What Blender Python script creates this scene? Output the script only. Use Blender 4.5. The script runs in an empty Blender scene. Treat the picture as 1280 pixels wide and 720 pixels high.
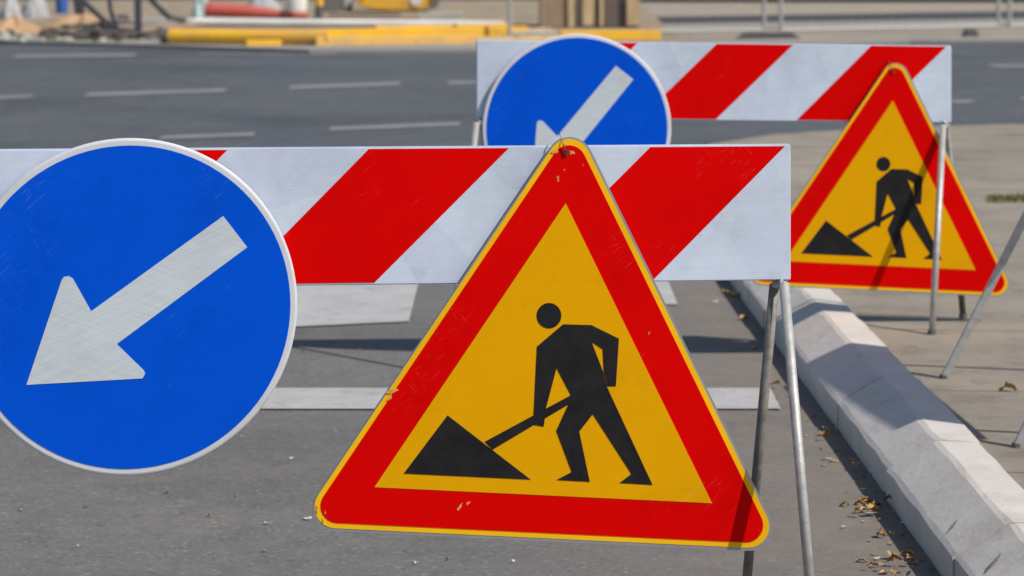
import bpy, bmesh, math, random
from mathutils import Vector, Matrix
R = random.Random(7)
C = bpy.context.scene
COL = C.collection
H, YH, F = 1.38, -117.0, 4000.0          # eye height, horizon row and focal length in photo pixels

def P(x, y, d):                          # measured photo position at distance d -> world metres
    return Vector(((x-640)*d/F, d, H-(y-YH)*d/F))
def G(x, y, z=0.0):                      # measured photo position on a level at height z -> world
    d = F*(H-z)/(y-YH)
    return Vector(((x-640)*d/F, d, z))

# ------------------------------------------------------------------ objects
def tag(o, label=None, cat=None, group=None, kind=None):
    if label: o['label'] = label
    if cat: o['category'] = cat
    if group: o['group'] = group
    if kind: o['kind'] = kind
    return o
def thing(name, loc, label, cat, group=None):
    o = bpy.data.objects.new(name, None); COL.objects.link(o)
    o.location = loc; o.empty_display_size = .1
    return tag(o, label, cat, group)
def wloc(o):
    v = Vector((0, 0, 0))
    while o: v += o.location; o = o.parent
    return v
def obj(name, bm, m, parent=None, loc=None, smooth=False):
    off = wloc(parent) if parent else (Vector(loc) if loc is not None else Vector((0, 0, 0)))
    for v in bm.verts: v.co -= off
    bmesh.ops.recalc_face_normals(bm, faces=bm.faces)
    me = bpy.data.meshes.new(name); bm.to_mesh(me); bm.free()
    if smooth:
        for p in me.polygons: p.use_smooth = True
    me.materials.append(m)
    o = bpy.data.objects.new(name, me); COL.objects.link(o)
    if parent: o.parent = parent
    elif loc is not None: o.location = loc
    return o

# ------------------------------------------------------------------ mesh helpers
def sheet(bm, pts):
    f = bm.faces.new([bm.verts.new(p) for p in pts]); f.normal_update()
    bmesh.ops.triangulate(bm, faces=[f])
def slab(bm, pts, vec, tri=True):        # closed solid: pts swept by vec
    vec = Vector(vec)
    a = [bm.verts.new(p) for p in pts]; b = [bm.verts.new(Vector(p)+vec) for p in pts]
    n = len(pts)
    fa = bm.faces.new(a); fb = bm.faces.new(list(reversed(b)))
    for i in range(n):
        j = (i+1) % n
        bm.faces.new((a[j], a[i], b[i], b[j]))
    fa.normal_update(); fb.normal_update()
    if tri and n > 4: bmesh.ops.triangulate(bm, faces=[fa, fb])
def box(bm, c, s, rz=0.0, rx=0.0, ry=0.0, bev=0.0):
    r = bmesh.ops.create_cube(bm, size=1.0)
    vs = r['verts']
    M = Matrix.Translation(c) @ Matrix.Rotation(rz, 4, 'Z') @ Matrix.Rotation(rx, 4, 'X') @ Matrix.Rotation(ry, 4, 'Y') @ Matrix.Diagonal((s[0], s[1], s[2], 1))
    bmesh.ops.transform(bm, matrix=M, verts=vs)
    if bev:
        es = list({e for v in vs for e in v.link_edges})
        bmesh.ops.bevel(bm, geom=es, offset=bev, segments=2, affect='EDGES')
def tube(bm, pts, r, n=10, square=False, radii=None):
    pts = [Vector(p) for p in pts]
    rings = []
    for i, p in enumerate(pts):
        t = (pts[min(i+1, len(pts)-1)] - pts[max(i-1, 0)]).normalized()
        ref = Vector((0, 1, 0)) if abs(t.y) < .8 else Vector((0, 0, 1))
        u = t.cross(ref).normalized(); w = t.cross(u).normalized()
        rr = radii[i] if radii else r
        k = 4 if square else n
        ring = []
        for j in range(k):
            a = 2*math.pi*(j+.5)/k
            q = rr*(1.414 if square else 1)
            ring.append(bm.verts.new(p + u*math.cos(a)*q + w*math.sin(a)*q))
        rings.append(ring)
    for a, b in zip(rings, rings[1:]):
        for j in range(len(a)):
            k = (j+1) % len(a)
            bm.faces.new((a[j], a[k], b[k], b[j]))
    bm.faces.new(list(reversed(rings[0]))); bm.faces.new(rings[-1])
def lathe(bm, c, prof, n=24, sx=1, sy=1):
    rings = []
    for r, z in prof:
        rings.append([bm.verts.new((c[0]+sx*r*math.cos(2*math.pi*j/n), c[1]+sy*r*math.sin(2*math.pi*j/n), c[2]+z)) for j in range(n)])
    for a, b in zip(rings, rings[1:]):
        for j in range(n):
            bm.faces.new((a[j], a[(j+1) % n], b[(j+1) % n], b[j]))
    bm.faces.new(list(reversed(rings[0]))); bm.faces.new(rings[-1])
def round_poly(pts, r, seg=8):           # 2D polygon with rounded corners
    out = []; n = len(pts)
    for i in range(n):
        p = Vector(pts[i]); a = (Vector(pts[i-1])-p).normalized(); b = (Vector(pts[(i+1) % n])-p).normalized()
        rr = r[i] if isinstance(r, (list, tuple)) else r
        half = math.acos(max(-1, min(1, a.dot(b))))/2
        t = rr/math.tan(half); ctr = p + (a+b).normalized()*(rr/math.sin(half))
        p1 = p+a*t-ctr; p2 = p+b*t-ctr
        a1 = math.atan2(p1.y, p1.x); a2 = math.atan2(p2.y, p2.x)
        dlt = (a2-a1+math.pi) % (2*math.pi)-math.pi
        for k in range(seg+1):
            an = a1+dlt*k/seg
            out.append((ctr.x+rr*math.cos(an), ctr.y+rr*math.sin(an)))
    return out

# ------------------------------------------------------------------ materials
def mat(name, col, rough=.6, metal=0.0, col2=None, scale=20, detail=6, lo=.35, hi=.65, bump=0, bscale=None, spec=.5, stretch=None, extra=None):
    m = bpy.data.materials.new(name); m.use_nodes = True
    nt = m.node_tree; nd = nt.nodes; lk = nt.links
    b = nd['Principled BSDF']
    b.inputs['Roughness'].default_value = rough; b.inputs['Metallic'].default_value = metal
    b.inputs['Specular IOR Level'].default_value = spec
    tc = nd.new('ShaderNodeTexCoord'); geo = tc.outputs['Object']
    mp = nd.new('ShaderNodeMapping'); lk.new(geo, mp.inputs['Vector'])
    if stretch:
        mp.inputs['Scale'].default_value = stretch[:3]
        if len(stretch) > 3: mp.inputs['Rotation'].default_value = stretch[3]
    v = mp.outputs['Vector']
    def noise(sc, de=6, ro=.6):
        n = nd.new('ShaderNodeTexNoise'); n.inputs['Scale'].default_value = sc; n.inputs['Detail'].default_value = de
        n.inputs['Roughness'].default_value = ro; lk.new(v, n.inputs['Vector']); return n.outputs['Fac']
    def ramp(fac, a, c):
        r = nd.new('ShaderNodeMapRange'); lk.new(fac, r.inputs['Value'])
        r.inputs['From Min'].default_value = a; r.inputs['From Max'].default_value = c; return r.outputs['Result']
    def mix(f, a, c, mode='MIX'):
        x = nd.new('ShaderNodeMix'); x.data_type = 'RGBA'; x.blend_type = mode
        if isinstance(f, (int, float)): x.inputs[0].default_value = f
        else: lk.new(f, x.inputs[0])
        for s, q in ((x.inputs[6], a), (x.inputs[7], c)):
            if isinstance(q, tuple): s.default_value = (*q[:3], 1)
            else: lk.new(q, s)
        return x.outputs[2]
    base = mix(ramp(noise(scale, detail), lo, hi), col, col2 or tuple(c*.85 for c in col))
    if extra: base = extra(nt, v, base, noise, ramp, mix)
    lk.new(base, b.inputs['Base Color'])
    if bump:
        bp = nd.new('ShaderNodeBump'); bp.inputs['Strength'].default_value = bump; bp.inputs['Distance'].default_value = .01
        lk.new(noise(bscale or scale*2, 8, .7), bp.inputs['Height']); lk.new(bp.outputs['Normal'], b.inputs['Normal'])
    return m
def x_asphalt(nt, v, base, noise, ramp, mix):
    nd, lk = nt.nodes, nt.links
    vo = nd.new('ShaderNodeTexVoronoi'); vo.inputs['Scale'].default_value = 110; lk.new(v, vo.inputs['Vector'])
    sp = nd.new('ShaderNodeSeparateColor'); lk.new(vo.outputs['Color'], sp.inputs[0])
    base = mix(ramp(sp.outputs[0], .85, 1.03), base, (.23, .225, .215))
    base = mix(ramp(sp.outputs[1], .84, 1.1), base, (.085, .085, .085))
    base = mix(ramp(noise(.45, 3), .48, .66), base, (.80, .80, .80), 'MULTIPLY')
    base = mix(ramp(noise(1.7, 5, .7), .5, .72), base, (1.18, 1.14, 1.08), 'MULTIPLY')
    base = mix(ramp(noise(28, 5, .8), .55, .72), base, (.84, .84, .85), 'MULTIPLY')
    # hairline cracks
    c = nd.new('ShaderNodeTexVoronoi'); c.feature = 'DISTANCE_TO_EDGE'; c.inputs['Scale'].default_value = .55
    wn = nd.new('ShaderNodeTexNoise'); wn.inputs['Scale'].default_value = 3; wn.inputs['Detail'].default_value = 6; lk.new(v, wn.inputs['Vector'])
    ad = nd.new('ShaderNodeMix'); ad.data_type = 'RGBA'; ad.inputs[0].default_value = .25
    lk.new(v, ad.inputs[6]); lk.new(wn.outputs['Color'], ad.inputs[7]); lk.new(ad.outputs[2], c.inputs['Vector'])
    cr = ramp(c.outputs['Distance'], .0, .0035)
    base = mix(cr, mix(.13, base, (.05, .05, .05)), base)
    return base
def x_paint(nt, v, base, noise, ramp, mix):
    base = mix(ramp(noise(9, 8, .75), .56, .70), base, (.22, .22, .22))
    return mix(ramp(noise(70, 3, .6), .60, .74), base, (.26, .26, .26))
def x_pave(nt, v, base, noise, ramp, mix):
    nd, lk = nt.nodes, nt.links
    mp = nd.new('ShaderNodeMapping'); mp.inputs['Rotation'].default_value = (0, 0, .12); mp.inputs['Location'].default_value = (.3, .0, 0)
    lk.new(v, mp.inputs['Vector'])
    br = nd.new('ShaderNodeTexBrick'); lk.new(mp.outputs[0], br.inputs['Vector'])
    br.inputs['Scale'].default_value = 1; br.inputs['Brick Width'].default_value = 3.1; br.inputs['Row Height'].default_value = 1.22
    br.inputs['Mortar Size'].default_value = .009; br.inputs['Mortar Smooth'].default_value = .6
    br.inputs['Color1'].default_value = (1, 1, 1, 1); br.inputs['Color2'].default_value = (.88, .88, .88, 1); br.inputs['Mortar'].default_value = (.42, .41, .38, 1)
    base = mix(1.0, base, br.outputs['Color'], 'MULTIPLY')
    base = mix(ramp(noise(.8, 5, .7), .45, .7), base, (.82, .81, .80), 'MULTIPLY')
    base = mix(ramp(noise(160, 2), .60, .75), base, (.45, .43, .4), 'MULTIPLY')
    base = mix(ramp(noise(14, 4), .62, .74), base, (.6, .58, .56), 'MULTIPLY')
    base = mix(ramp(noise(3, 8, .8), .52, .62), base, (.84, .83, .82), 'MULTIPLY')
    base = mix(ramp(noise(60, 4, .8), .60, .7), base, (.75, .74, .72), 'MULTIPLY')
    return base
def x_kerb(nt, v, base, noise, ramp, mix):
    base = mix(ramp(noise(2.3, 6, .7), .5, .72), base, (.80, .78, .75), 'MULTIPLY')
    base = mix(ramp(noise(130, 2), .66, .8), base, (.75, .75, .75), 'MULTIPLY')
    return mix(ramp(noise(8, 7, .8), .60, .7), base, (.68, .66, .62), 'MULTIPLY')
def streak(nt, v, rot, sc, nscale=2.0, detail=3, loc=(0, 0, 0)):
    nd, lk = nt.nodes, nt.links
    m1 = nd.new('ShaderNodeMapping'); m1.inputs['Rotation'].default_value = (0, rot, 0); m1.inputs['Location'].default_value = loc; lk.new(v, m1.inputs['Vector'])
    m2 = nd.new('ShaderNodeMapping'); m2.inputs['Scale'].default_value = sc; lk.new(m1.outputs[0], m2.inputs['Vector'])
    n = nd.new('ShaderNodeTexNoise'); n.inputs['Scale'].default_value = nscale; n.inputs['Detail'].default_value = detail; lk.new(m2.outputs[0], n.inputs['Vector'])
    return n.outputs['Fac']
def x_sheeting(dirt=.75, pale=(1.35, 1.25, 1.25), grime=.8):
    def f(nt, v, base, noise, ramp, mix):
        base = mix(ramp(streak(nt, v, 0, (3, 3, 150)), .42, .72), base, (dirt, dirt, dirt), 'MULTIPLY')
        # clusters of sloping rub marks
        msk = ramp(noise(4, 3), .54, .66)
        for rot, lo, loc in ((.75, .66, (0, 0, 0)), (-.9, .69, (3, 1, 2)), (.35, .70, (7, 2, 5))):
            st = ramp(streak(nt, v, rot, (9, 9, 260), 2, 2, loc), lo, lo+.07)
            mm = nt.nodes.new('ShaderNodeMath'); mm.operation = 'MULTIPLY'; nt.links.new(st, mm.inputs[0]); nt.links.new(msk, mm.inputs[1])
            base = mix(mm.outputs[0], base, mix(.11, base, (.75, .72, .68)))
        base = mix(ramp(noise(4.5, 8, .75), .54, .74), base, (grime, grime, grime*.97), 'MULTIPLY')
        base = mix(ramp(noise(45, 4, .7), .68, .78), base, (.72, .70, .68), 'MULTIPLY')
        return base
    return f
def x_hatch(nt, v, base, noise, ramp, mix):       # fine sloping streaks across the reflective film
    for rot, loc in ((.45, (0, 0, 0)), (-.35, (4, 2, 1))):
        base = mix(ramp(streak(nt, v, rot, (5, 5, 150), 2, 3, loc), .40, .66), base, (.91, .92, .92), 'MULTIPLY')
    base = mix(ramp(noise(4, 7, .7), .52, .72), base, (.88, .88, .87), 'MULTIPLY')
    return base

M = {}
M['asphalt'] = mat('asphalt', (.132, .124, .116), .9, col2=(.108, .103, .098), scale=9, spec=.25, bump=.5, bscale=220, extra=x_asphalt)
def x_dusty(nt, v, base, noise, ramp, mix):
    base = x_asphalt(nt, v, base, noise, ramp, mix)
    sx = nt.nodes.new('ShaderNodeSeparateXYZ'); nt.links.new(v, sx.inputs[0])
    g = nt.nodes.new('ShaderNodeMapRange'); nt.links.new(sx.outputs[0], g.inputs['Value'])
    g.inputs['From Min'].default_value = -.1; g.inputs['From Max'].default_value = .85; g.inputs['To Max'].default_value = .75
    mm = nt.nodes.new('ShaderNodeMath'); mm.operation = 'MULTIPLY'; nt.links.new(g.outputs[0], mm.inputs[0]); nt.links.new(ramp(noise(5, 7, .75), .28, .62), mm.inputs[1])
    return mix(mm.outputs[0], base, (.235, .195, .155))
M['asphalt'] = mat('asphalt', (.160, .157, .155), .9, col2=(.136, .134, .133), scale=9, spec=.25, bump=.28, bscale=220, extra=x_dusty)
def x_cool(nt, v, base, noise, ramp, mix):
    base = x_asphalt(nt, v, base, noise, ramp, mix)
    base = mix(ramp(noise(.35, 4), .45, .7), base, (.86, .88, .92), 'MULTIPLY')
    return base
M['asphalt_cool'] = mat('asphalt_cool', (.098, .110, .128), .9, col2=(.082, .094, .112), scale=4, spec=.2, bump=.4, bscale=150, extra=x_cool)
M['paint_worn'] = mat('worn_paint', (.27, .27, .28), .8, col2=(.19, .20, .21), scale=3, extra=x_paint)
M['dark_ground'] = mat('dark_ground', (.05, .05, .055), .9, scale=5, bump=.4, bscale=100)
M['paint'] = mat('road_paint', (.46, .46, .46), .7, col2=(.38, .38, .38), scale=6, bump=.3, bscale=200, extra=x_paint)
M['pave'] = mat('pavement', (.33, .29, .235), .9, col2=(.27, .24, .20), scale=3, bump=.5, bscale=180, extra=x_pave)
M['farpave'] = mat('far_pavement', (.34, .29, .225), .9, col2=(.28, .24, .19), scale=1.2, bump=.3, bscale=20)
M['dirt'] = mat('dirt', (.36, .29, .20), 1, col2=(.22, .17, .12), scale=2.5, bump=1, bscale=12)
M['kerb'] = mat('kerb_concrete', (.60, .565, .525), .85, col2=(.54, .51, .475), scale=5, bump=.35, bscale=30, extra=x_kerb)
M['gap'] = mat('joint', (.06, .055, .05), 1, scale=30)
M['apron'] = mat('apron', (.30, .28, .25), .9, scale=2)
M['alu'] = mat('aluminium', (.42, .43, .44), .45, .6, scale=15, bump=.05)
M['rimwhite'] = mat('rim_white', (.66, .68, .72), .4, scale=9, col2=(.56, .58, .61), spec=.4)
def x_board(nt, v, base, noise, ramp, mix):
    base = x_sheeting(.95, grime=.85)(nt, v, base, noise, ramp, mix)
    vo = nt.nodes.new('ShaderNodeTexVoronoi'); vo.inputs['Scale'].default_value = 7; nt.links.new(v, vo.inputs['Vector'])
    sp = nt.nodes.new('ShaderNodeSeparateColor'); nt.links.new(vo.outputs['Color'], sp.inputs[0])
    base = mix(ramp(sp.outputs[0], .3, .9), base, (.93, .92, .95), 'MULTIPLY')
    return mix(ramp(noise(2.5, 8, .8), .48, .62), base, (.88, .89, .88), 'MULTIPLY')
M['white'] = mat('white_sheeting', (.62, .70, .83), .42, col2=(.57, .64, .76), scale=6, extra=x_board, spec=.3)
M['red'] = mat('red_sheeting', (.71, .0004, .0004), .5, col2=(.66, .0004, .0004), scale=5, extra=x_sheeting(.96), spec=.04)
M['yellow'] = mat('yellow_sheeting', (.77, .375, .0008), .5, col2=(.74, .355, .0008), scale=4, extra=x_sheeting(.97), spec=.05)
M['yedge'] = mat('yellow_edge', (.95, .52, .004), .45, scale=4, spec=.2)
M['blue'] = mat('blue_sheeting', (.0004, .088, .68), .48, col2=(.0004, .08, .63), scale=5, extra=x_sheeting(.95), spec=.05)
M['arrow'] = mat('silver_sheeting', (.62, .68, .73), .45, col2=(.56, .62, .67), scale=5, extra=x_hatch, spec=.3)
M['black'] = mat('black_film', (.011, .010, .012), .55, col2=(.019, .018, .019), scale=30, spec=.15)
M['scratch'] = mat('scratch', (.60, .20, .03), .7, col2=(.70, .40, .14), scale=160)
M['steel'] = mat('galvanised', (.50, .50, .49), .5, .35, col2=(.36, .36, .35), scale=40, bump=.15, bscale=120)
M['trestle'] = mat('trestle_steel', (.075, .075, .095), .6, .2, scale=10)
M['steel_dark'] = mat('dark_steel', (.24, .23, .21), .6, .3, col2=(.15, .13, .11), scale=40, bump=.15)  # darker steel tone, also given to the rear barrier legs
M['wire'] = mat('wire', (.10, .09, .08), .5, .8, scale=30)
M['leaf'] = mat('dry_leaf', (.40, .23, .08), .8, col2=(.28, .15, .05), scale=90)
M['leaf2'] = mat('yellow_leaf', (.50, .34, .10), .8, col2=(.4, .25, .08), scale=90)
M['scrap'] = mat('paper', (.7, .7, .68), .8, scale=60)
M['ypaint'] = mat('yellow_paint', (.90, .50, .01), .45, col2=(.66, .38, .08), scale=2.2)
M['ywood'] = mat('yellow_timber', (.82, .47, .10), .7, col2=(.60, .38, .16), scale=4)
M['wood'] = mat('timber', (.66, .50, .30), .8, col2=(.42, .29, .16), scale=6, stretch=(6, 6, .5))
M['wood_brown'] = mat('brown_ply', (.36, .26, .17), .8, col2=(.29, .20, .13), scale=5, stretch=(5, 5, .5))
M['wood_dark'] = mat('dark_board', (.15, .12, .10), .8, scale=6, stretch=(5, 5, .5))
M['redp'] = mat('faded_red', (.55, .10, .075), .5, col2=(.45, .12, .09), scale=3)
M['whitep'] = mat('white_pipe', (.88, .87, .84), .45, col2=(.7, .68, .64), scale=2)
M['bluep'] = mat('blue_plastic', (.03, .12, .42), .5, scale=5)
M['greyp'] = mat('grey_sack', (.42, .42, .42), .8, col2=(.3, .3, .31), scale=6, bump=.6, bscale=14)
M['teal'] = mat('teal_film', (.38, .48, .47), .35, col2=(.22, .31, .31), scale=8, bump=.8, bscale=10)
M['rubble'] = mat('rubble', (.17, .14, .10), 1, col2=(.06, .05, .04), scale=5, bump=1, bscale=16)
M['sand'] = mat('orange_sand', (.50, .33, .19), 1, col2=(.42, .26, .15), scale=5, bump=1, bscale=20)
M['slabc'] = mat('pale_slab', (.50, .49, .43), .9, scale=5)
M['rubber'] = mat('rubber', (.12, .115, .11), .8, scale=20)
M['grass'] = mat('grass', (.12, .14, .04), .9, col2=(.2, .18, .06), scale=20)

# ------------------------------------------------------------------ the setting
bm = bmesh.new(); sheet(bm, [(-400, -60, -.004), (400, -60, -.004), (400, 900, -.004), (-400, 900, -.004)])
tag(obj('ground', bm, M['farpave']), kind='structure')
edge = [(-60, 33.5), (-6, 32.6), (-3.6, 31.2), (-1.9, 30.0), (.2, 30.1), (2.4, 31.4), (4, 32.2), (60, 32.6)]
bm = bmesh.new(); sheet(bm, [(-60, -8, 0), (60, -8, 0), (60, 17.0, 0), (-60, 17.6, 0)])
tag(obj('road', bm, M['asphalt']), kind='structure')
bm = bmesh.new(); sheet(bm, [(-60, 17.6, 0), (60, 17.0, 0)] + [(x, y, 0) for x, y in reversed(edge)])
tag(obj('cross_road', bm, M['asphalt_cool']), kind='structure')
bm = bmesh.new()
slab(bm, [(x, y, -.01) for x, y in edge] + [(60, 33.4, -.01), (4, 33, -.01), (2.4, 32.4, -.01), (.2, 31.4, -.01), (-1.9, 31.5, -.01), (-3.6, 33, -.01), (-6, 34, -.01), (-60, 35, -.01)], (0, 0, .045))
tag(obj('far_kerb', bm, M['apron']), kind='structure')
bm = bmesh.new()
slab(bm, [(-60, 34.99, 0), (-6, 33.99, 0), (-3.6, 32.99, 0), (-1.9, 31.49, 0), (.2, 31.39, 0), (1.7, 32.1, 0), (1.9, 60, 0), (-60, 60, 0)], (0, 0, .03))
tag(obj('far_verge', bm, M['dirt']), kind='structure')
# low kerb and flat dark strip beyond the fence
a0, a1 = G(790, 39), G(1420, 29)
bm = bmesh.new(); slab(bm, [a0, a1, a1+Vector((0, 1.5, 0)), a0+Vector((0, 1.5, 0))], (0, 0, .02))
tag(obj('low_kerb', bm, M['apron']), kind='structure')
bm = bmesh.new(); sheet(bm, [a0+Vector((0, 1.51, .004)), a1+Vector((0, 1.51, .004)), a1+Vector((0, 4.6, .004)), a0+Vector((0, 4.3, .004))])
tag(obj('dark_strip', bm, M['dark_ground']), kind='structure')
bm = bmesh.new(); sheet(bm, [(-60, 46.6, .034), (60, 45.6, .034), (60, 56, .034), (-60, 57, .034)])
tag(obj('far_road', bm, M['dark_ground']), kind='structure')

# kerb stones: profile measured from foot, road side to pavement side
PZ = .10
def kx(d): return .804 + (11.7-d)*.0165
prof = [(0, -.02), (0, .068), (.010, .076), (.108, .133), (.122, .137), (.213, .132), (.213, -.02)]
kerbs = []
def kerb_piece(c, dirv, L, jig=0):
    t = dirv.normalized(); nrm = Vector((t.y, -t.x, 0))      # pavement side, for t pointing away from the camera
    n = max(2, int(L/.12)); bm = bmesh.new(); rows = []
    for i in range(n+1):
        s = .0015 + (L-.003)*i/n
        row = []
        for k, (o, z) in enumerate(prof):
            w = R.uniform(-.0018, .0018) if 0 < k < 6 else 0
            row.append(bm.verts.new(c + t*s + nrm*(o+jig+w) + Vector((0, 0, z+w))))
        rows.append(row)
    for a, b in zip(rows, rows[1:]):
        for k in range(len(prof)-1): bm.faces.new((a[k], a[k+1], b[k+1], b[k]))
    bm.faces.new(rows[0]); bm.faces.new(list(reversed(rows[-1])))
    return bm
d = 3.45
line = []
while d < 16.4:
    bm = kerb_piece(Vector((kx(d), d, 0)), Vector((kx(d+1)-kx(d), 1, 0)), 1.0, R.uniform(-.004, .004))
    o = obj('kerb', bm, M['kerb']); tag(o, kind='structure'); d += 1.0
line = [(kx(4)+.2, -8), (kx(3.4)+.2, 3.45), (kx(16.45)+.2, 16.45)]
ctr = Vector((kx(16.45)+2.6, 16.45, 0)); rad = 2.6
for k in range(4):
    a = math.pi - k*math.radians(20); a2 = math.pi-(k+1)*math.radians(20)
    p = ctr+Vector((math.cos(a), math.sin(a), 0))*rad; q = ctr+Vector((math.cos(a2), math.sin(a2), 0))*rad
    q2 = ctr+Vector((math.cos(a2), math.sin(a2), 0))*(rad-.2); line.append((q2.x, q2.y))
line += [(40, 19.3), (40, -8)]
bm = bmesh.new(); slab(bm, [(x, y, -.003) for x, y in line], (0, 0, PZ+.003))
tag(obj('pavement', bm, M['pave']), kind='structure')

def marking(pts, name='road_marking'):
    bm = bmesh.new(); sheet(bm, [(p[0], p[1], .005) for p in pts]); tag(obj(name, bm, M['paint_worn' if name == 'lane_dash' else 'paint']), kind='structure')
marking([G(-300, 487), G(963, 487), G(976, 513), G(-300, 513)])
for x0, x1, y0 in ((-.84, -.342, 10.55), (.07, .573, 11.0), (-1.75, -1.25, 10.3)):
    marking([(x0, y0-.12 if x0 < -.5 else y0), (x1, y0+.06), (x1, y0+3.6), (x0, y0+3.5)])
for x0, y0, x1, y1, w in ((18, 71, 170, 69, .5), (-20, 123, 40, 121, .35), (108, 119, 282, 113.5, .4), (362, 110, 500, 105, .4), (560, 104, 640, 102.5, .35),
                          (200, 173, 318, 168.5, .26), (412, 162, 575, 155.5, .28), (1190, 128, 1216, 127, .3), (1238, 83, 1300, 83, .4), (1276, 124, 1330, 124, .3),
                          (250, 68, 420, 68.5, .2)):
    a, b = G(x0, y0), G(x1, y1); v = Vector((0, w/2, 0))
    marking([a-v, b-v, b+v, a+v], 'lane_dash')

# ------------------------------------------------------------------ barriers and signs
class Plane:
    def __init__(s, L, Rr):
        s.p = Vector((L[0], L[1], 0)); t = Vector((Rr[0]-L[0], Rr[1]-L[1], 0)).normalized()
        s.n = Vector((t.y, -t.x, 0)); s.t = t
    def hit(s, x, y, off=0.0):
        dr = Vector((x-640, F, -(y-YH))); o = Vector((0, 0, H)); p0 = s.p+s.n*off
        k = (p0-o).dot(s.n)/dr.dot(s.n)
        return o+dr*k
def face(bm, pl, pts, off, th=.0006):
    slab(bm, [pl.hit(x, y, off-th) for x, y in pts], pl.n*th)

def barrier(pl, corners, stripes, label, legs, base):
    root = thing('striped_barrier', base, label, 'barrier', 'striped roadworks barriers')
    bm = bmesh.new()
    slab(bm, [pl.hit(x, y, -.02) for x, y in corners], pl.n*.02)
    bmesh.ops.bevel(bm, geom=bm.edges[:], offset=.002, segments=2, affect='EDGES')
    b = obj('board', bm, M['white'], root)
    (lx, ty0), (rx, ty1), (_, by1), (_, by0) = corners
    def ty(x): return ty0+(ty1-ty0)*(x-lx)/(rx-lx)
    def by(x): return by0+(by1-by0)*(x-lx)/(rx-lx)
    for t0, t1, b0, b1, tb, bb in stripes:
        bm = bmesh.new(); face(bm, pl, [(t0, ty(t0)+tb), (t1, ty(t1)+tb), (b1, by(b1)-bb), (b0, by(b0)-bb)], .0008, .0007)
        obj('stripe', bm, M['red'], b)
    for spec in legs:
        fr = spec['mat']
        fbm = bmesh.new(); tube(fbm, spec['top'], spec['r']*1.1, n=14)
        fo = obj('frame', fbm, M[fr], root)
        for pts, m in spec['legs']:
            bm = bmesh.new(); tube(bm, pts, spec['r']*1.12, n=14); lo = obj('leg', bm, M[m], root, smooth=True)
            bm = bmesh.new(); f = Vector(pts[-1]); tube(bm, [f+Vector((0, 0, .0)), f+Vector((0, 0, .014))], spec['r']*1.5, n=10)
            obj('foot', bm, M['rubber'], lo)
    return root

def disc_sign(pl, c, r, arrow, label, off, wires=True):
    ctr = pl.hit(c[0], c[1], off)
    root = thing('arrow_sign', pl.hit(c[0], c[1]+r, off), label, 'road sign', 'round blue arrow signs')
    up = Vector((0, 0, 1)); rr = r*((ctr.y)/F)
    def circ(q, o): return [ctr+pl.n*o+(pl.t*math.cos(a)+up*math.sin(a))*rr*q for a in [2*math.pi*i/96 for i in range(96)]]
    bm = bmesh.new()
    rings = [[bm.verts.new(p) for p in circ(q, o)] for q, o in ((.985, -.014), (1.0, -.012), (1.0, -.004), (.994, -.001), (.985, 0.0), (.965, .0001))]
    for a, b in zip(rings, rings[1:]):
        for k in range(96): bm.faces.new((a[k], a[(k+1) % 96], b[(k+1) % 96], b[k]))
    bm.faces.new(rings[0]); bm.faces.new(rings[-1])
    pn = obj('plate', bm, M['rimwhite'], root)
    bm = bmesh.new(); slab(bm, circ(.958, .0002), pl.n*.0008); obj('blue_face', bm, M['blue'], root)
    bm = bmesh.new(); slab(bm, [pl.hit(x, y, off+.0012) for x, y in arrow], pl.n*.0006); obj('arrow', bm, M['arrow'], root)
    return root

TRI = [(707, 254), (468, 609), (890, 629)]
tc = Vector((sum(p[0] for p in TRI)/3, sum(p[1] for p in TRI)/3))
def grow(px):                             # triangle outline offset outward by px, from centre (equilateral)
    rin = 422*.28868
    return [tuple(tc+(Vector(p)-tc)*((rin+px)/rin)) for p in TRI]
A = lambda u, v: (640+u/2.1176, 360+v/2.1176)
B = lambda u, v: (380+u/2.1176, 360+v/2.1176)
HEAD = (686.3, 394.5, 15.4)
BODY = [A(*p) for p in [(135, 96), (210, 98), (283, 134), (275, 260), (252, 260), (372, 521), (285, 516), (316, 492), (214, 334), (178, 380), (206, 513), (118, 508), (158, 487), (117, 378), (150, 306), (158, 288), (118, 212), (90, 318), (84, 367), (56, 362), (66, 155)]]
GAP = [A(*p) for p in [(211, 143), (240, 162), (243, 222)]]
HANDLE = [A(168, 277), A(160, 302), B(499, 428), B(478, 407)]
PILE = [B(380, 337), B(264, 491), B(600, 507)]
FLAKES = [[(694, 186), (700, 188), (699, 191), (690, 193), (686, 191)], [(711, 187), (719, 189), (720, 192), (712, 194)],
          [(478, 492), (484, 487), (497, 484), (502, 487), (494, 491), (486, 494)], [(488, 495), (492, 493), (488, 500), (481, 503)],
          [(570, 637), (577, 628), (580, 627), (575, 637), (570, 641)], [(582, 628), (589, 626), (584, 633)],
          [(396, 628), (398, 634), (397, 644), (395, 640)], [(402, 645), (405, 652), (404, 657)], [(406, 634), (408, 642), (406, 645)],
          [(810, 416), (813, 413), (811, 420)], [(696, 219), (699, 218), (699, 228), (696, 229)],
          [(704, 212), (706, 211), (706, 214)], [(728, 204), (730, 206), (728, 209)]]
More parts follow.
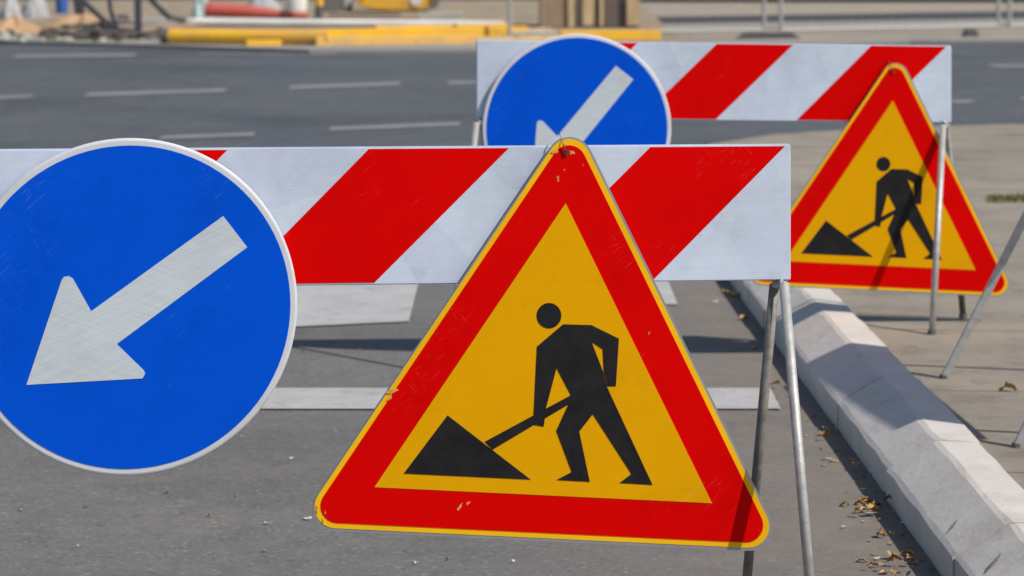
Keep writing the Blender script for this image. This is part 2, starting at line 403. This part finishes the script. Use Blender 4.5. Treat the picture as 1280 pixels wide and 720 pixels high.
def tri_sign(pl, off, f, label, flakes=True, nail=True):
    k = f((0, 0))
    T = lambda pts: [f(p) for p in pts]
    q = (Vector(f((100, 0)))-Vector(f((0, 0)))).length/100
    out = grow(55.5); base = [pl.hit(*p, off) for p in T(out)]
    root = thing('roadworks_sign', (base[1]+base[2])/2, label, 'road sign', 'triangular roadworks signs')
    bm = bmesh.new(); slab(bm, [pl.hit(x, y, off-.013) for x, y in T(round_poly(out, 28))], pl.n*.013)
    obj('plate', bm, M['alu'], root)
    bm = bmesh.new(); face(bm, pl, T(round_poly(grow(53.5), 26.5)), off+.0008); obj('yellow_edge', bm, M['yedge'], root)
    bm = bmesh.new(); face(bm, pl, T(round_poly(grow(47), 21.5)), off+.0016); red = obj('red_border', bm, M['red'], root)
    bm = bmesh.new(); face(bm, pl, T(TRI), off+.0024); yp = obj('yellow_panel', bm, M['yellow'], root)
    bm = bmesh.new()
    # body is one outline with the gap between arm and trunk cut in through a hairline slit
    body = BODY[:4]+BODY[4:5]+[GAP[2], GAP[1], GAP[0], (GAP[2][0]-.5, GAP[2][1]+.6)]+[(BODY[4][0]-.3, BODY[4][1]+.8)]+BODY[5:]
    face(bm, pl, T(body), off+.0032, .0005)
    hx, hy, hr = HEAD
    face(bm, pl, T([(hx+hr*math.cos(2*math.pi*i/32), hy+hr*1.03*math.sin(2*math.pi*i/32)) for i in range(32)]), off+.0032, .0005)
    face(bm, pl, T(HANDLE), off+.00295, .0004)
    face(bm, pl, T(PILE), off+.0032, .0005)
    pic = obj('worker_pictogram', bm, M['black'], root)
    if flakes:
        for fl in FLAKES:
            cxx = sum(p[0] for p in fl)/len(fl); cyy = sum(p[1] for p in fl)/len(fl)
            fl = [(cxx+(p[0]-cxx)*.72, cyy+(p[1]-cyy)*.72) for p in fl]
            bm = bmesh.new()
            w = []
            for i, p in enumerate(fl):
                p2 = fl[(i+1) % len(fl)]
                for t in (0, .25, .5, .75):
                    w.append((p[0]+(p2[0]-p[0])*t+R.uniform(-.5, .5), p[1]+(p2[1]-p[1])*t+R.uniform(-.5, .5)))
            face(bm, pl, T(w), off+.0021, .0004)
            obj('scratch', bm, M['scratch'], red)
    if nail:
        bm = bmesh.new(); c = pl.hit(*f((707.5, 190.5)), off+.0016)
        rr = 3.4*q*c.y/F
        ring = [c+(pl.t*math.cos(a)+Vector((0, 0, 1))*math.sin(a))*rr for a in [2*math.pi*i/14 for i in range(14)]]
        slab(bm, ring, pl.n*.004)
        bo = obj('bolt', bm, M['wire'], root)
        bm = bmesh.new(); tube(bm, [c+pl.n*.004, pl.hit(*f((704, 180)), off+.006), pl.hit(*f((699, 166)), off-.004), pl.hit(*f((697, 165)), -.012)], .0012, n=6)
        obj('wire', bm, M['wire'], root)
    return root

# front barrier
s1 = Plane((-.997, 5.73), (.514, 5.95))
def on(pl, x, y, off): return pl.hit(x, y, off)
def legpts(x0, y0, d0, x1, y1, d1, zfloor):
    a = P(x0, y0, d0); b = P(x1, y1, d1); v = b-a
    k = (zfloor-a.z)/v.z
    return [a - v*.10, a+v*k]
topR = s1.hit(975, 345, -.035)
legF = [s1.hit(979, 349.5, -.008), s1.hit(980, 354, .004), P(1011.5, 720, 5.80)]
v = legF[2]-legF[1]; legF[2] = legF[1]+v*((0-legF[1].z)/v.z)
legB = [s1.hit(971, 349.5, -.012), s1.hit(968, 356, -.024), P(934, 720, 6.12)]
v = legB[2]-legB[1]; legB[2] = legB[1]+v*((0-legB[1].z)/v.z)
sh = s1.hit(-40, 345, -.035)-topR
legF2 = [p+sh for p in legF]; legB2 = [p+sh for p in legB]
def stripes(l, tb, bb): return [(a, b, c, e, tb, bb) for a, b, c, e in l]
b1 = barrier(s1, [(-56, 186.5), (985.5, 179.5), (985.5, 348.5), (-56, 360.5)],
             stripes([(813, 981, 645.5, 817), (461, 636, 295, 468), (107, 284, -52, 117)], 3.2, 1.2),
             'red and white striped barrier board in front, close to the camera on the asphalt', [
             dict(mat='steel', r=.0085, top=[legB[0], legB[1], legF[1], legF[0]], legs=[(legF[1:], 'steel'), (legB[1:], 'steel_dark')]),
             dict(mat='steel', r=.0085, top=[legB2[0], legB2[1], legF2[1], legF2[0]], legs=[(legF2[1:], 'steel'), (legB2[1:], 'steel_dark')])],
             (s1.hit(465, 270).x, 5.85, 0))
ARW = [(279, 270), (309, 309), (146, 430), (180, 463), (181.5, 467), (178, 473), (33, 481), (77, 350), (80, 346), (86, 345), (91, 348), (114, 389)]
disc_sign(s1, (161, 384), 211, ARW, 'blue disc with white arrow on the front barrier, cut by the photo edge', .022)
tri_sign(s1, .022, lambda p: p, 'large scratched red and yellow triangle hanging on the front barrier, close to the camera')

# back barrier
s2 = Plane((-.12, 9.74), (1.38, 9.86))
def f2p(p):
    x, y = p[0]-tc.x, p[1]-tc.y; k = .5655
    return (1105.4+k*x, 263.2+k*y)
legF = [s2.hit(1181, 153.5, -.008), s2.hit(1179, 156.5, .026), G(1165, 418, PZ)]
legB = [s2.hit(1183.5, 153.5, -.012), s2.hit(1184, 157, -.028), G(1204, 398, PZ)]
sh = s2.hit(601, 150, -.03)-s2.hit(1181, 153, -.03)
legF2 = [p+sh for p in legF]; legB2 = [p+sh for p in legB]
for q in (legF2, legB2):
    v = q[2]-q[1]; q[2] = q[1]+v*((0-q[1].z)/v.z)
b2 = barrier(s2, [(595.3, 50), (1187.6, 57), (1187.6, 152.8), (595.3, 147)],
             stripes([(1089, 1183, 996, 1088), (896, 991.5, 800, 895), (700, 797, 605, 702)], 1.2, 1.0),
             'red and white striped barrier board standing further back, half hidden by the front one', [
             dict(mat='steel', r=.009, top=[legB[0], legB[1], legF[1], legF[0]], legs=[(legF[1:], 'steel'), (legB[1:], 'steel_dark')]),
             dict(mat='steel', r=.009, top=[legB2[0], legB2[1], legF2[1], legF2[0]], legs=[(legF2[1:], 'steel'), (legB2[1:], 'steel_dark')])],
             (.63, 9.92, 0))
def arw2(p):
    x, y = p[0]-161, p[1]-384; a = math.radians(14.5); k = .5635
    return (721.5+k*(x*math.cos(a)+y*math.sin(a)), 161+k*(-x*math.sin(a)+y*math.cos(a)))
disc_sign(s2, (721.3, 161), 118.7, [arw2(p) for p in ARW], 'blue disc with white arrow on the back barrier, lower half hidden', .022)
tri_sign(s2, .022, f2p, 'clean red and yellow triangle hanging on the back barrier beside the kerb', flakes=False, nail=True)

# third barrier, its board runs away along the kerb just outside the picture on the right
fa, fb = G(1180, 473, PZ), G(1271, 559, PZ)
bx = 1.55
root = thing('striped_barrier', (bx, 8.1, PZ), 'steel leg of a barrier at the right edge, its board beyond the picture', 'barrier', 'striped roadworks barriers')
y0, y1 = 7.42, 8.80
bm = bmesh.new(); box(bm, Vector((bx+.035, (y0+y1)/2, .83)), (.02, y1-y0, .25), rz=.05, bev=.002); bd = obj('board', bm, M['white'], root)
for i in range(3):
    ya = y0+.08+i*.42
    bm = bmesh.new(); sx = lambda y: (bx+.035-.0107-(y-(y0+y1)/2)*math.tan(.05), y)
    slab(bm, [(*sx(ya), .951), (*sx(ya+.2), .951), (*sx(min(ya+.44, y1-.01)), .708), (*sx(min(ya+.24, y1-.012)), .708)], (-.0008, 0, 0)); obj('stripe', bm, M['red'], bd)
for k, ft in enumerate((fa, fb)):
    ta = Vector((bx-.03, ft.y-.02, .80)); v = ft-ta
    bm = bmesh.new(); tube(bm, [ta, ft], .0095, square=True); lg = obj('leg', bm, M['steel'], root)
    bm = bmesh.new(); tube(bm, [ft, ft+Vector((0, 0, .01))], .013, n=8); obj('foot', bm, M['rubber'], lg)
    f2 = Vector((bx+.42, ft.y, PZ)); t2 = ta+Vector((.04, 0, 0))
    bm = bmesh.new(); tube(bm, [t2, f2], .0095, square=True); lg = obj('leg', bm, M['steel'], root)

# ------------------------------------------------------------------ fallen leaves and scraps
def leaf_mesh(seed, m):
    r = random.Random(seed); bm = bmesh.new(); n = 9; L = .05; mid = []; le = []; ri = []
    for i in range(n):
        t = i/(n-1); w = .019*math.sin(math.pi*t**.8)*(1+.25*math.sin(t*23+seed))+.0008
        z = .004+.012*math.sin(math.pi*t)*r.uniform(.6, 1.2)
        x = (t-.5)*L; bend = .008*math.sin(t*3+seed)
        mid.append(bm.verts.new((x, bend, max(.001, z-.006)))); le.append(bm.verts.new((x, bend+w, z+r.uniform(0, .006)))); ri.append(bm.verts.new((x, bend-w, z+r.uniform(0, .005))))
    for i in range(n-1):
        bm.faces.new((mid[i], mid[i+1], le[i+1], le[i])); bm.faces.new((ri[i], ri[i+1], mid[i+1], mid[i]))
    tube(bm, [(-.5*L, 0, .003), (-.5*L-.014, .003, .002)], .0008, n=5)
    me = bpy.data.meshes.new('fallen_leaf'); bm.to_mesh(me); bm.free(); me.materials.append(m)
    for p in me.polygons: p.use_smooth = True
    return me
LM = [leaf_mesh(i, M['leaf'] if i % 2 else M['leaf2']) for i in range(4)]
def leaf(x, y, label, z=.001, s=1.0, group='dry leaves fallen in the gutter'):
    g = G(x, y, z); o = bpy.data.objects.new('fallen_leaf', R.choice(LM)); COL.objects.link(o)
    o.location = g; o.scale = (s, s*R.uniform(.7, 1), s*R.uniform(.8, 1.6)); o.rotation_euler = (R.uniform(-.3, .3), R.uniform(-.2, .2), R.uniform(0, 6.28))
    tag(o, label, 'leaf', group)
for (cx, cy, sx, sy, n) in ((1092, 632, 24, 9, 16), (1100, 706, 26, 9, 9), (1078, 631, 10, 4, 3), (1033, 543, 6, 5, 3), (1066, 583, 5, 6, 3), (975, 480, 8, 4, 2), (1140, 702, 10, 8, 4), (1112, 668, 8, 4, 2)):
    for _ in range(n):
        leaf(cx+R.gauss(0, .6)*sx, cy+R.gauss(0, .6)*sy, 'curled yellow brown dry leaf in the gutter along the foot of the kerb', z=R.choice((.001, .001, .012)), s=R.uniform(.3, .65))
for k in range(58):
    t = R.random()**.8; y = 470+t*245; x = 985+(y-470)*.735+R.gauss(-10, 9+14*t)
    leaf(x, y, 'crumbled leaf bit spread thinly through the gutter dust beside the kerb', z=.001, s=R.uniform(.10, .32), group='crumbled leaf bits in the gutter')
for x, y, s in ((915, 370, 1.1), (925, 372, .7), (906, 366, .6), (930, 400, .7), (944, 436, .5), (905, 352, .5)):
    leaf(x, y, 'small dry leaf on the asphalt behind the front sign, near the kerb start', s=s, group='dry leaves lying behind the front sign')
for x, y in ((207, 617), (295, 621), (262, 646), (107, 635), (25, 638), (380, 440), (450, 437), (330, 690), (560, 700)):
    leaf(x, y, 'tiny dry leaf fragment scattered on the open asphalt left of the triangle', s=.24, group='leaf fragments on the asphalt')
leaf(1260, 489, 'single orange leaf lying on the pavement right of the kerb', z=PZ+.001, s=.9, group='leaves on the pavement')
LG = [o for o in COL.objects if o.get('group') == 'leaves on the pavement'][0]
del LG['group']
def scrap(x, y, s):
    g = G(x, y, .002); bm = bmesh.new()
    n = 7; top = [(math.cos(i*6.283/n)*s*R.uniform(.6, 1.1), math.sin(i*6.283/n)*s*.6*R.uniform(.6, 1.1), R.uniform(.001, .006)) for i in range(n)]
    slab(bm, [g+Vector(p) for p in top], (0, 0, .0006))
    o = obj('paper_scrap', bm, M['scrap'], loc=g); tag(o, 'small white scrap of litter lying loose on the asphalt', 'litter', 'white scraps of litter on the asphalt')
for x, y, s in ((364, 574, .006), (302, 547, .005), (335, 655, .009), (384, 649, .012), (97, 684, .005), (1078, 636, .018), (1088, 643, .018), (1080, 640, .012), (1032, 574, .014), (1096, 699, .012), (1078, 613, .008), (893, 378, .014), (1130, 655, .01), (640, 703, .006), (520, 705, .006), (500, 545, .005), (420, 540, .005), (1055, 660, .007)):
    scrap(x, y, s)
# two dark twigs on the kerb slope
for x, y in ((1190, 662), (1245, 704)):
    g = G(x, y, .10); a = g+Vector((-.016, -.02, -.006)); b = g+Vector((.014, .03, .013))
    bm = bmesh.new(); tube(bm, [a, (a+b)/2+Vector((.002, 0, .002)), b], .003, n=6, radii=[.001, .0035, .0012])
    tag(obj('seed_pod', bm, M['rubber'], loc=g), 'small dark dry pod lying on the sloping kerb face, %s one' % ('upper' if x == 1190 else 'lower'), 'pod', 'dry pods on the kerb')
# grass in the pavement joint
bm = bmesh.new()
for _ in range(900):
    g = G(R.uniform(1234, 1330), 250+R.gauss(0, 1.6), PZ); hgt = R.uniform(.008, .03); a = R.uniform(0, 6.28)
    dx = Vector((math.cos(a)*.004, math.sin(a)*.004, 0)); tip = g+Vector((R.uniform(-.012, .012), R.uniform(-.012, .012), hgt))
    bm.faces.new([bm.verts.new(g-dx), bm.verts.new(g+dx), bm.verts.new(tip)])
tag(obj('grass', bm, M['grass']), 'sparse grass growing in the pavement joint', 'grass', kind='stuff')

# ------------------------------------------------------------------ roadworks site beyond the road
FZ = .031
def FD(y): return F*(H-FZ)/(y-YH)
def FX(x, d): return (x-640)*d/F
def FH(px, d): return px*d/F
def pipe(name, x0, yb0, x1, yb1, dia, m, label, cat, sides=14, hollow=None, dz=0.0):
    d0, d1 = FD(yb0), FD(yb1)
    a = Vector((FX(x0, d0), d0, FZ+dia/2+dz)); b = Vector((FX(x1, d1), d1, FZ+dia/2+dz))
    base = Vector(((a.x+b.x)/2, (a.y+b.y)/2, FZ+dz))
    root = thing(name, base, label, cat)
    bm = bmesh.new(); tube(bm, [a+(b-a)*t for t in (0, .3, .6, 1)], dia/2, n=sides); obj('tube', bm, m, root, smooth=False)
    t = (b-a).normalized(); bm = bmesh.new(); tube(bm, [a-t*.004, a-t*.08], dia/2*1.04, n=sides); obj('end_cap', bm, M['rubber'] if not hollow else m, root)
    return root
pipe('pipe', 212, 55, 412, 57, .15, M['ypaint'], 'thick yellow pipe with dark end lying on the far roadside', 'pipe')
def beam(x0, yb0, x1, yb1, w, h, m, label, dz=0):
    d0, d1 = FD(yb0), FD(yb1); a = Vector((FX(x0, d0), d0, FZ+dz)); b = Vector((FX(x1, d1), d1, FZ+dz))
    bm = bmesh.new(); t = (b-a).normalized(); s = Vector((-t.y, t.x, 0))*w
    slab(bm, [a, b, b+s, a+s], (0, 0, h)); bmesh.ops.bevel(bm, geom=bm.edges[:], offset=.006, segments=1, affect='EDGES')
    o = obj('timber_beam', bm, m, loc=(a+b)/2); tag(o, label, 'beam', 'timber beams on the far roadside'); return o
beam(395, 57.5, 600, 55, .09, .085, M['ywood'], 'yellowish timber beam lying nearest the road, left of the back barrier')
beam(330, 53.0, 660, 47.5, .09, .10, M['ypaint'], 'bright yellow painted beam lying behind the nearest timber beam', dz=.02)
beam(700, 51, 826, 50, .10, .10, M['ypaint'], 'short bright yellow beam whose end shows above the back barrier board')
beam(520, 56, 700, 51.5, .08, .06, M['wood'], 'pale raw timber beam running behind the back blue disc')
for i, (x0, x1) in enumerate(((231, 322), (324, 400), (402, 500), (502, 575), (577, 628))):
    y = 33+i*.8
    pipe('pipe', x0, y, x1, y+.8, .095, M['whitep'], ['white pipe below the red hose, leftmost of a row laid end to end', 'second white pipe from the left in the row on the dirt', 'third white pipe from the left in the row on the dirt', 'fourth white pipe from the left in the row on the dirt', 'shortest white pipe, at the right end of the row beside the back barrier'][i], 'pipe', hollow=True)['group'] = 'white pipes laid end to end'
beam(308, 58, 352, 57.5, .1, .06, M['ypaint'], 'very short yellow beam stub in front of the thick yellow pipe')
beam(470, 49.5, 640, 46, .1, .11, M['ywood'], 'orange yellow beam on top of the row, left of the crate', dz=.03)
beam(600, 44, 690, 43, .12, .07, M['wood'], 'short raw timber beam lying in front of the crate')
beam(60, 44, 98, 47, .12, .07, M['wood'], 'short raw timber beam half buried in the rubble at left')
for k, (x0, x1, y0, y1) in enumerate(((120, 205, 47, 40), (176, 250, 44, 33))):
    beam(x0, y0, x1, y1, .06, .04, M['wood_brown'], ['brown batten leaning across the ground behind the rubble heap', 'brown batten on the ground right of the dark trestle post'][k])
# red hose / pipe pair
d0 = FD(24)
rt = thing('pipe', (FX(325, d0), d0, FZ), 'faded red thick pipe sloping to the right behind the white pipes', 'pipe')
bm = bmesh.new(); tube(bm, [P(263, 12, d0), P(310, 14, d0), P(350, 18, d0), P(386, 21, d0)], .1, radii=[.085, .078, .055, .04], n=14); obj('tube', bm, M['redp'], rt, smooth=False)
bm = bmesh.new(); tube(bm, [P(262, 12, d0), P(257, 12, d0)], .09, n=14); obj('end_cap', bm, M['redp'], rt)
# crate of boards
d0 = FD(35)
rt = thing('wooden_crate', (FX(737, d0), d0+.35, FZ), 'tall crate of brown and pale upright boards standing above the back blue disc', 'crate')
segs = [(675, 709, 'wood_brown', 0), (710, 718, 'wood', -.03), (719, 727, 'wood_dark', .02), (728, 743, 'wood', .0), (744, 748, 'wood_dark', .03), (749, 755, 'wood', -.01), (756, 782, 'wood_dark', .02), (783, 799, 'wood', -.03)]
for x0, x1, m, o in segs:
    a, b = FX(x0, d0), FX(x1, d0); bm = bmesh.new()
    box(bm, ((a+b)/2, d0+o+.02, FZ+.55+R.uniform(-.0, .03)), (b-a, .03, 1.1), bev=.003); obj('board', bm, M[m], rt)
for x in (676, 798):
    bm = bmesh.new(); box(bm, (FX(x, d0), d0+.4, FZ+.54), (.03, .68, 1.08), bev=.003); obj('side_panel', bm, M['wood_brown'], rt)
bm = bmesh.new(); box(bm, (FX(737, d0), d0+.76, FZ+.54), (1.06, .03, 1.08), bev=.003); obj('back_panel', bm, M['wood_brown'], rt)
# yellow digger bucket
d0 = FD(15)
rt = thing('digger_bucket', (FX(498, d0), d0+.3, FZ), 'yellow curved steel digger bucket standing on the dirt at the top edge', 'bucket')
pr = [(448, -12), (446, 2), (452, 8), (470, 12.5), (500, 14), (528, 13), (542, 7), (547, -4), (545, -14)]
bm = bmesh.new(); slab(bm, [P(x, y, d0) for x, y in pr], (0, .7, 0)); bmesh.ops.bevel(bm, geom=bm.edges[:], offset=.02, segments=2, affect='EDGES'); obj('shell', bm, M['ypaint'], rt)
bm = bmesh.new(); slab(bm, [P(x, y, d0) for x, y in ((540, -14), (550, -14), (551, 0), (545, 10), (536, 13), (541, 6))], (0, -.03, 0)); obj('cutting_edge', bm, M['steel_dark'], rt)
bm = bmesh.new(); slab(bm, [P(520+7*math.cos(a), 1+6*math.sin(a), d0-.001) for a in [i*.6283 for i in range(10)]], (0, -.02, 0)); obj('emblem_plate', bm, M['whitep'], rt)
# slabs, planks, bucket, marker, canister, sacks
def flat(name, x0, x1, yb, hpx, dep, m, label, cat, rz=0.0, group=None):
    d0 = FD(yb); a, b = FX(x0, d0), FX(x1, d0); bm = bmesh.new(); h = FH(hpx, d0)
    box(bm, ((a+b)/2, d0+dep/2, FZ+h/2), (b-a, dep, h), rz=rz, bev=.01); o = obj(name, bm, m, loc=((a+b)/2, d0+dep/2, FZ)); return tag(o, label, cat, group)
flat('concrete_slab', 522, 578, 29, 13, .3, M['slabc'], 'pale concrete block lying right of the yellow bucket', 'slab')
flat('plank', 402, 530, 27, 5, .5, M['wood_brown'], 'brown plank lying on the dirt under the yellow bucket', 'plank', rz=.05)
flat('plank', 410, 500, 22, 4, .3, M['wood_dark'], 'narrow dark plank lying behind the brown plank', 'plank', rz=-.04)
flat('toolbox', 404, 424, 15, 22, .3, M['steel_dark'], 'dark box standing left of the yellow bucket', 'box')
def pail(x, yb, wpx, hpx, m, label):
    d0 = FD(yb); r = FH(wpx, d0)/2; h = FH(hpx, d0); c = (FX(x, d0), d0+r, FZ)
    rt = thing('plastic_pail', c, label, 'pail'); bm = bmesh.new(); lathe(bm, c, [(r*.86, 0), (r*.9, .02), (r, h), (r*1.06, h), (r*1.06, h+.02), (r*.95, h+.021)]); obj('tub', bm, m, rt)
    bm = bmesh.new(); tube(bm, [Vector(c)+Vector((math.cos(a)*r*1.08, -.01, h-.02-math.sin(a)*r*.5)) for a in [i*math.pi/8 for i in range(9)]], .004, n=5); obj('handle', bm, M['wire'], rt)
pail(369, 15, 30, 38, M['whitep'], 'white plastic pail standing behind the red pipe')
pail(431, 14, 20, 30, M['greyp'], 'grey plastic pail standing left of the yellow bucket')
pail(76, 17, 17, 34, M['bluep'], 'blue plastic pail standing behind the sandy heap')
d0 = FD(25)
rt = thing('marker_post', (FX(399, d0), d0, FZ), 'yellow and black banded marker post between the red pipe and the bucket', 'post')
r = FH(5, d0); c = (FX(399, d0), d0, FZ)
bm = bmesh.new(); lathe(bm, c, [(r*2, 0), (r*2, .03), (r*1.2, .035), (r*1.2, .05)], n=12); obj('foot', bm, M['rubber'], rt)
for i in range(5):
    bm = bmesh.new(); lathe(bm, (c[0], c[1], FZ+.05+i*.12), [(r, 0), (r, .119)], n=12); obj('band', bm, M['ypaint'] if i % 2 else M['rubber'], rt)
def blob(name, x0, x1, yb, hpx, dep, m, label, cat, seed, rough=.25, group=None, kind=None):
    d0 = FD(yb); cx = FX((x0+x1)/2, d0); hw = FH((x1-x0)/2, d0); h = FH(hpx, d0); r = random.Random(seed); bm = bmesh.new()
    n = 28; k = 8; rings = []
    ph = [r.uniform(0, 6.28) for _ in range(6)]
    for j in range(k):
        t = j/(k-1)*.97; ring = []
        for i in range(n):
            a = 2*math.pi*i/n; q = 1-t**1.4
            w = 1+rough*(math.sin(a*3+ph[0])+.6*math.sin(a*5+ph[1]+t*4)+.5*math.sin(a*9+ph[2]-t*6))*.4+r.uniform(-.05, .05)
            ring.append(bm.verts.new((cx+hw*q*w*math.cos(a), d0+dep*(1+q*w*math.sin(a)), FZ-.01+h*t*(1+rough*.5*math.sin(a*4+ph[3])+r.uniform(-.06, .06)))))
        rings.append(ring)
    for a, b in zip(rings, rings[1:]):
        for i in range(n): bm.faces.new((a[i], a[(i+1) % n], b[(i+1) % n], b[i]))
    bm.faces.new(list(reversed(rings[0]))); bm.faces.new(rings[-1])
    o = obj(name, bm, m, loc=(cx, d0+dep, FZ)); return tag(o, label, cat, group, kind)
blob('sand_heap', -30, 52, 42, 20, .35, M['sand'], 'low orange sand heap at the left photo edge', 'heap', 3)
blob('sand_heap', 40, 150, 38, 20, .5, M['sand'], 'long flat pinkish sand heap behind the rubble', 'heap', 5)
blob('rubble_heap', 45, 140, 51, 12, .3, M['rubble'], 'dark brown heap of rubble and roots at the far roadside', 'heap', 8, .6)
blob('rubble_heap', 100, 140, 50, 18, .2, M['rubble'], 'small dark clod heap left of the steel trestle', 'heap', 18, .7)
blob('sand_heap', 180, 215, 50, 14, .3, M['dirt'], 'pale earth heap between the trestle and the yellow pipe', 'heap', 10)
blob('cement_sack', -5, 25, 24, 34, .25, M['greyp'], 'pale grey sack at the top left corner', 'sack', 11, .15)
blob('cement_sack', 22, 58, 22, 40, .3, M['greyp'], 'bulging grey sack left of the blue pail', 'sack', 12, .15)
blob('plastic_sheet', 236, 264, 22, 36, .2, M['teal'], 'crumpled pale teal plastic sheet left of the red pipe', 'sheet', 13, .35)
blob('cement_sack', 300, 352, 18, 32, .25, M['greyp'], 'grey sack standing behind the red pipe', 'sack', 14, .15)
for k in range(34):
    x = R.uniform(-10, 215); yb = R.uniform(38, 53); d0 = FD(yb); g = Vector((FX(x, d0), d0, FZ)); q = R.uniform(.02, .065); bm = bmesh.new()
    bmesh.ops.create_icosphere(bm, subdivisions=1, radius=q)
    for v in bm.verts: v.co = Vector((v.co.x*R.uniform(.9, 1.5), v.co.y, v.co.z*R.uniform(.5, .9)))*R.uniform(.8, 1.15)+g+Vector((0, 0, q*.4))
    tag(obj('stone', bm, M['rubble'] if k % 3 else M['slabc'], loc=g), 'rough stone lying among the rubble at the far roadside', 'stone', 'loose stones around the rubble heap')
# roots on the heap
for i, pts in enumerate(([(58, 44), (80, 40), (104, 45), (128, 43)], [(98, 30), (112, 33), (126, 42), (134, 50)], [(105, 45), (118, 39), (132, 41)])):
    d0 = FD(50); v = [P(x, y, d0-.05) for x, y in pts]; bm = bmesh.new(); tube(bm, v, .02, n=6, radii=[.018]+[.028]*(len(v)-2)+[.012])
    tag(obj('root', bm, M['rubber'], loc=v[1]), ['long dark root lying across the rubble heap', 'dark root bending down the right side of the rubble heap', 'short dark root near the middle of the rubble heap'][i], 'root', 'roots on the rubble heap')
for k in range(12):
    x = R.uniform(40, 150); yb = R.uniform(40, 51); d0 = FD(yb); a = Vector((FX(x, d0), d0, FZ+R.uniform(0, .1))); an = R.uniform(-.6, .6); Lr = R.uniform(.2, .6)
    pts = [a+Vector((math.cos(an)*Lr*t+R.uniform(-.03, .03), R.uniform(-.1, .1)*t, math.sin(an)*Lr*t*.5+.05*math.sin(3*t))) for t in (0, .35, .7, 1)]
    bm = bmesh.new(); tube(bm, pts, .02, n=6, radii=[.012, .022, .018, .008])
    tag(obj('root', bm, M['rubber'], loc=a), 'short dark broken root sticking out of the rubble heap', 'root', 'broken roots in the rubble heap')
# dark steel trestle
d0 = FD(49); d1 = d0+.7
rt = thing('steel_trestle', (FX(160, d0), d0, FZ), 'rusty dark steel trestle with splayed legs behind the rubble', 'trestle')
for pts, r in (([P(172, -25, d0), P(173, 50, d0)], .034), ([P(104, 2, d0), P(152, 46, d0)], .026), ([P(134, -25, d0), P(138, 12, d0), P(150, 45, d0)], .02), ([P(184, -4, d0), P(212, 22, d0), P(232, 26, d1)], .022), ([P(96, -10, d0), P(100, 18, d0)], .045)):
    bm = bmesh.new(); tube(bm, pts, r, square=True); obj('leg', bm, M['trestle'], rt)
bm = bmesh.new(); tube(bm, [P(90, -12, d0), P(240, -14, d0)], .03, square=True); obj('top_rail', bm, M['trestle'], rt)
bm = bmesh.new(); tube(bm, [P(138, 20, d0+.04), P(240, 27, d1)], .02, square=True); obj('cross_rail', bm, M['steel'], rt)

# temporary fence panels
def fence(xa, ya, xb, yb, label):
    a = G(xa, ya, FZ); b = G(xb, yb, FZ)
    rt = thing('mesh_fence', (a+b)/2, label, 'fence', 'temporary fence panels beyond the road')
    up = lambda p, z: p+Vector((0, 0, z))
    for p in (a, b):
        bm = bmesh.new(); tube(bm, [up(p, .03), up(p, 2.0)], .022, n=8); obj('post', bm, M['steel'], rt)
    for z in (.06, 1.98):
        bm = bmesh.new(); tube(bm, [up(a, z), up(b, z)], .02, n=8); obj('rail', bm, M['steel'], rt)
    bm = bmesh.new(); n = 22
    for i in range(1, n):
        p = a+(b-a)*i/n; tube(bm, [up(p, .06), up(p, 1.98)], .0012, n=4)
    for i in range(1, 8):
        tube(bm, [up(a, .16+i*.225), up(b, .16+i*.225)], .0012, n=4)
    obj('mesh', bm, M['steel'], rt)
    return rt
fence(637, 49, 955, 45, 'temporary fence panel standing behind the wooden crate and back barrier')
fence(976, 45, 1248, 39, 'temporary fence panel right of the dark base block')
fence(1262, 39, 1545, 35, 'temporary fence panel running out of the photo on the right')
def block(x0, x1, yb, hpx, label):
    g = G((x0+x1)/2, yb, 0.0); hw = (x1-x0)/2*g.y/F; h = hpx*g.y/F; bm = bmesh.new()
    slab(bm, [g+Vector((-hw, 0, 0)), g+Vector((hw, 0, 0)), g+Vector((hw*.62, 0, h)), g+Vector((-hw*.62, 0, h))], (0, .24, 0))
    bmesh.ops.bevel(bm, geom=bm.edges[:], offset=.008, segments=2, affect='EDGES')
    tag(obj('ballast_block', bm, M['apron'] if False else M['rubber'], loc=g), label, 'base block', 'ballast blocks')
block(916, 1008, 52, 11, 'dark ballast block carrying two posts above the back barrier')
block(1205, 1225, 48, 11, 'small dark ballast block near the right photo edge')
block(618, 656, 53, 8, 'dark ballast block left of the wooden crate')

# ------------------------------------------------------------------ light, sky, camera
S = Vector((-.80, .43, -1.0))
elev = math.atan2(1, math.hypot(.80, .43))
L = bpy.data.lights.new('sun', 'SUN'); L.energy = 4.7; L.angle = math.radians(.53); L.color = (1, .93, .83)
lo = bpy.data.objects.new('sun', L); COL.objects.link(lo); lo.rotation_euler = S.to_track_quat('-Z', 'Y').to_euler(); lo.location = (5, -5, 12)
w = bpy.data.worlds.new('World'); C.world = w; w.use_nodes = True
nt = w.node_tree; bg = nt.nodes['Background']; sky = nt.nodes.new('ShaderNodeTexSky'); sky.sky_type = 'NISHITA'
sky.sun_disc = False; sky.sun_elevation = elev; sky.sun_rotation = math.atan2(.80, -.43)
sky.air_density = 1.0; sky.dust_density = 1.0
nt.links.new(sky.outputs[0], bg.inputs[0]); bg.inputs[1].default_value = .105
cam = bpy.data.cameras.new('camera'); co = bpy.data.objects.new('camera', cam); COL.objects.link(co)
co.location = (0, 0, H); co.rotation_euler = (math.pi/2, 0, 0)
cam.sensor_width = 36; cam.lens = 36*F/1280; cam.shift_y = -(360-YH)/1280; cam.clip_start = .1; cam.clip_end = 3000
cam.dof.use_dof = True; cam.dof.focus_distance = 5.85; cam.dof.aperture_fstop = 8.5
C.camera = co
C.view_settings.view_transform = 'Standard'; C.view_settings.look = 'None'; C.view_settings.gamma = 1; C.view_settings.exposure = -.09
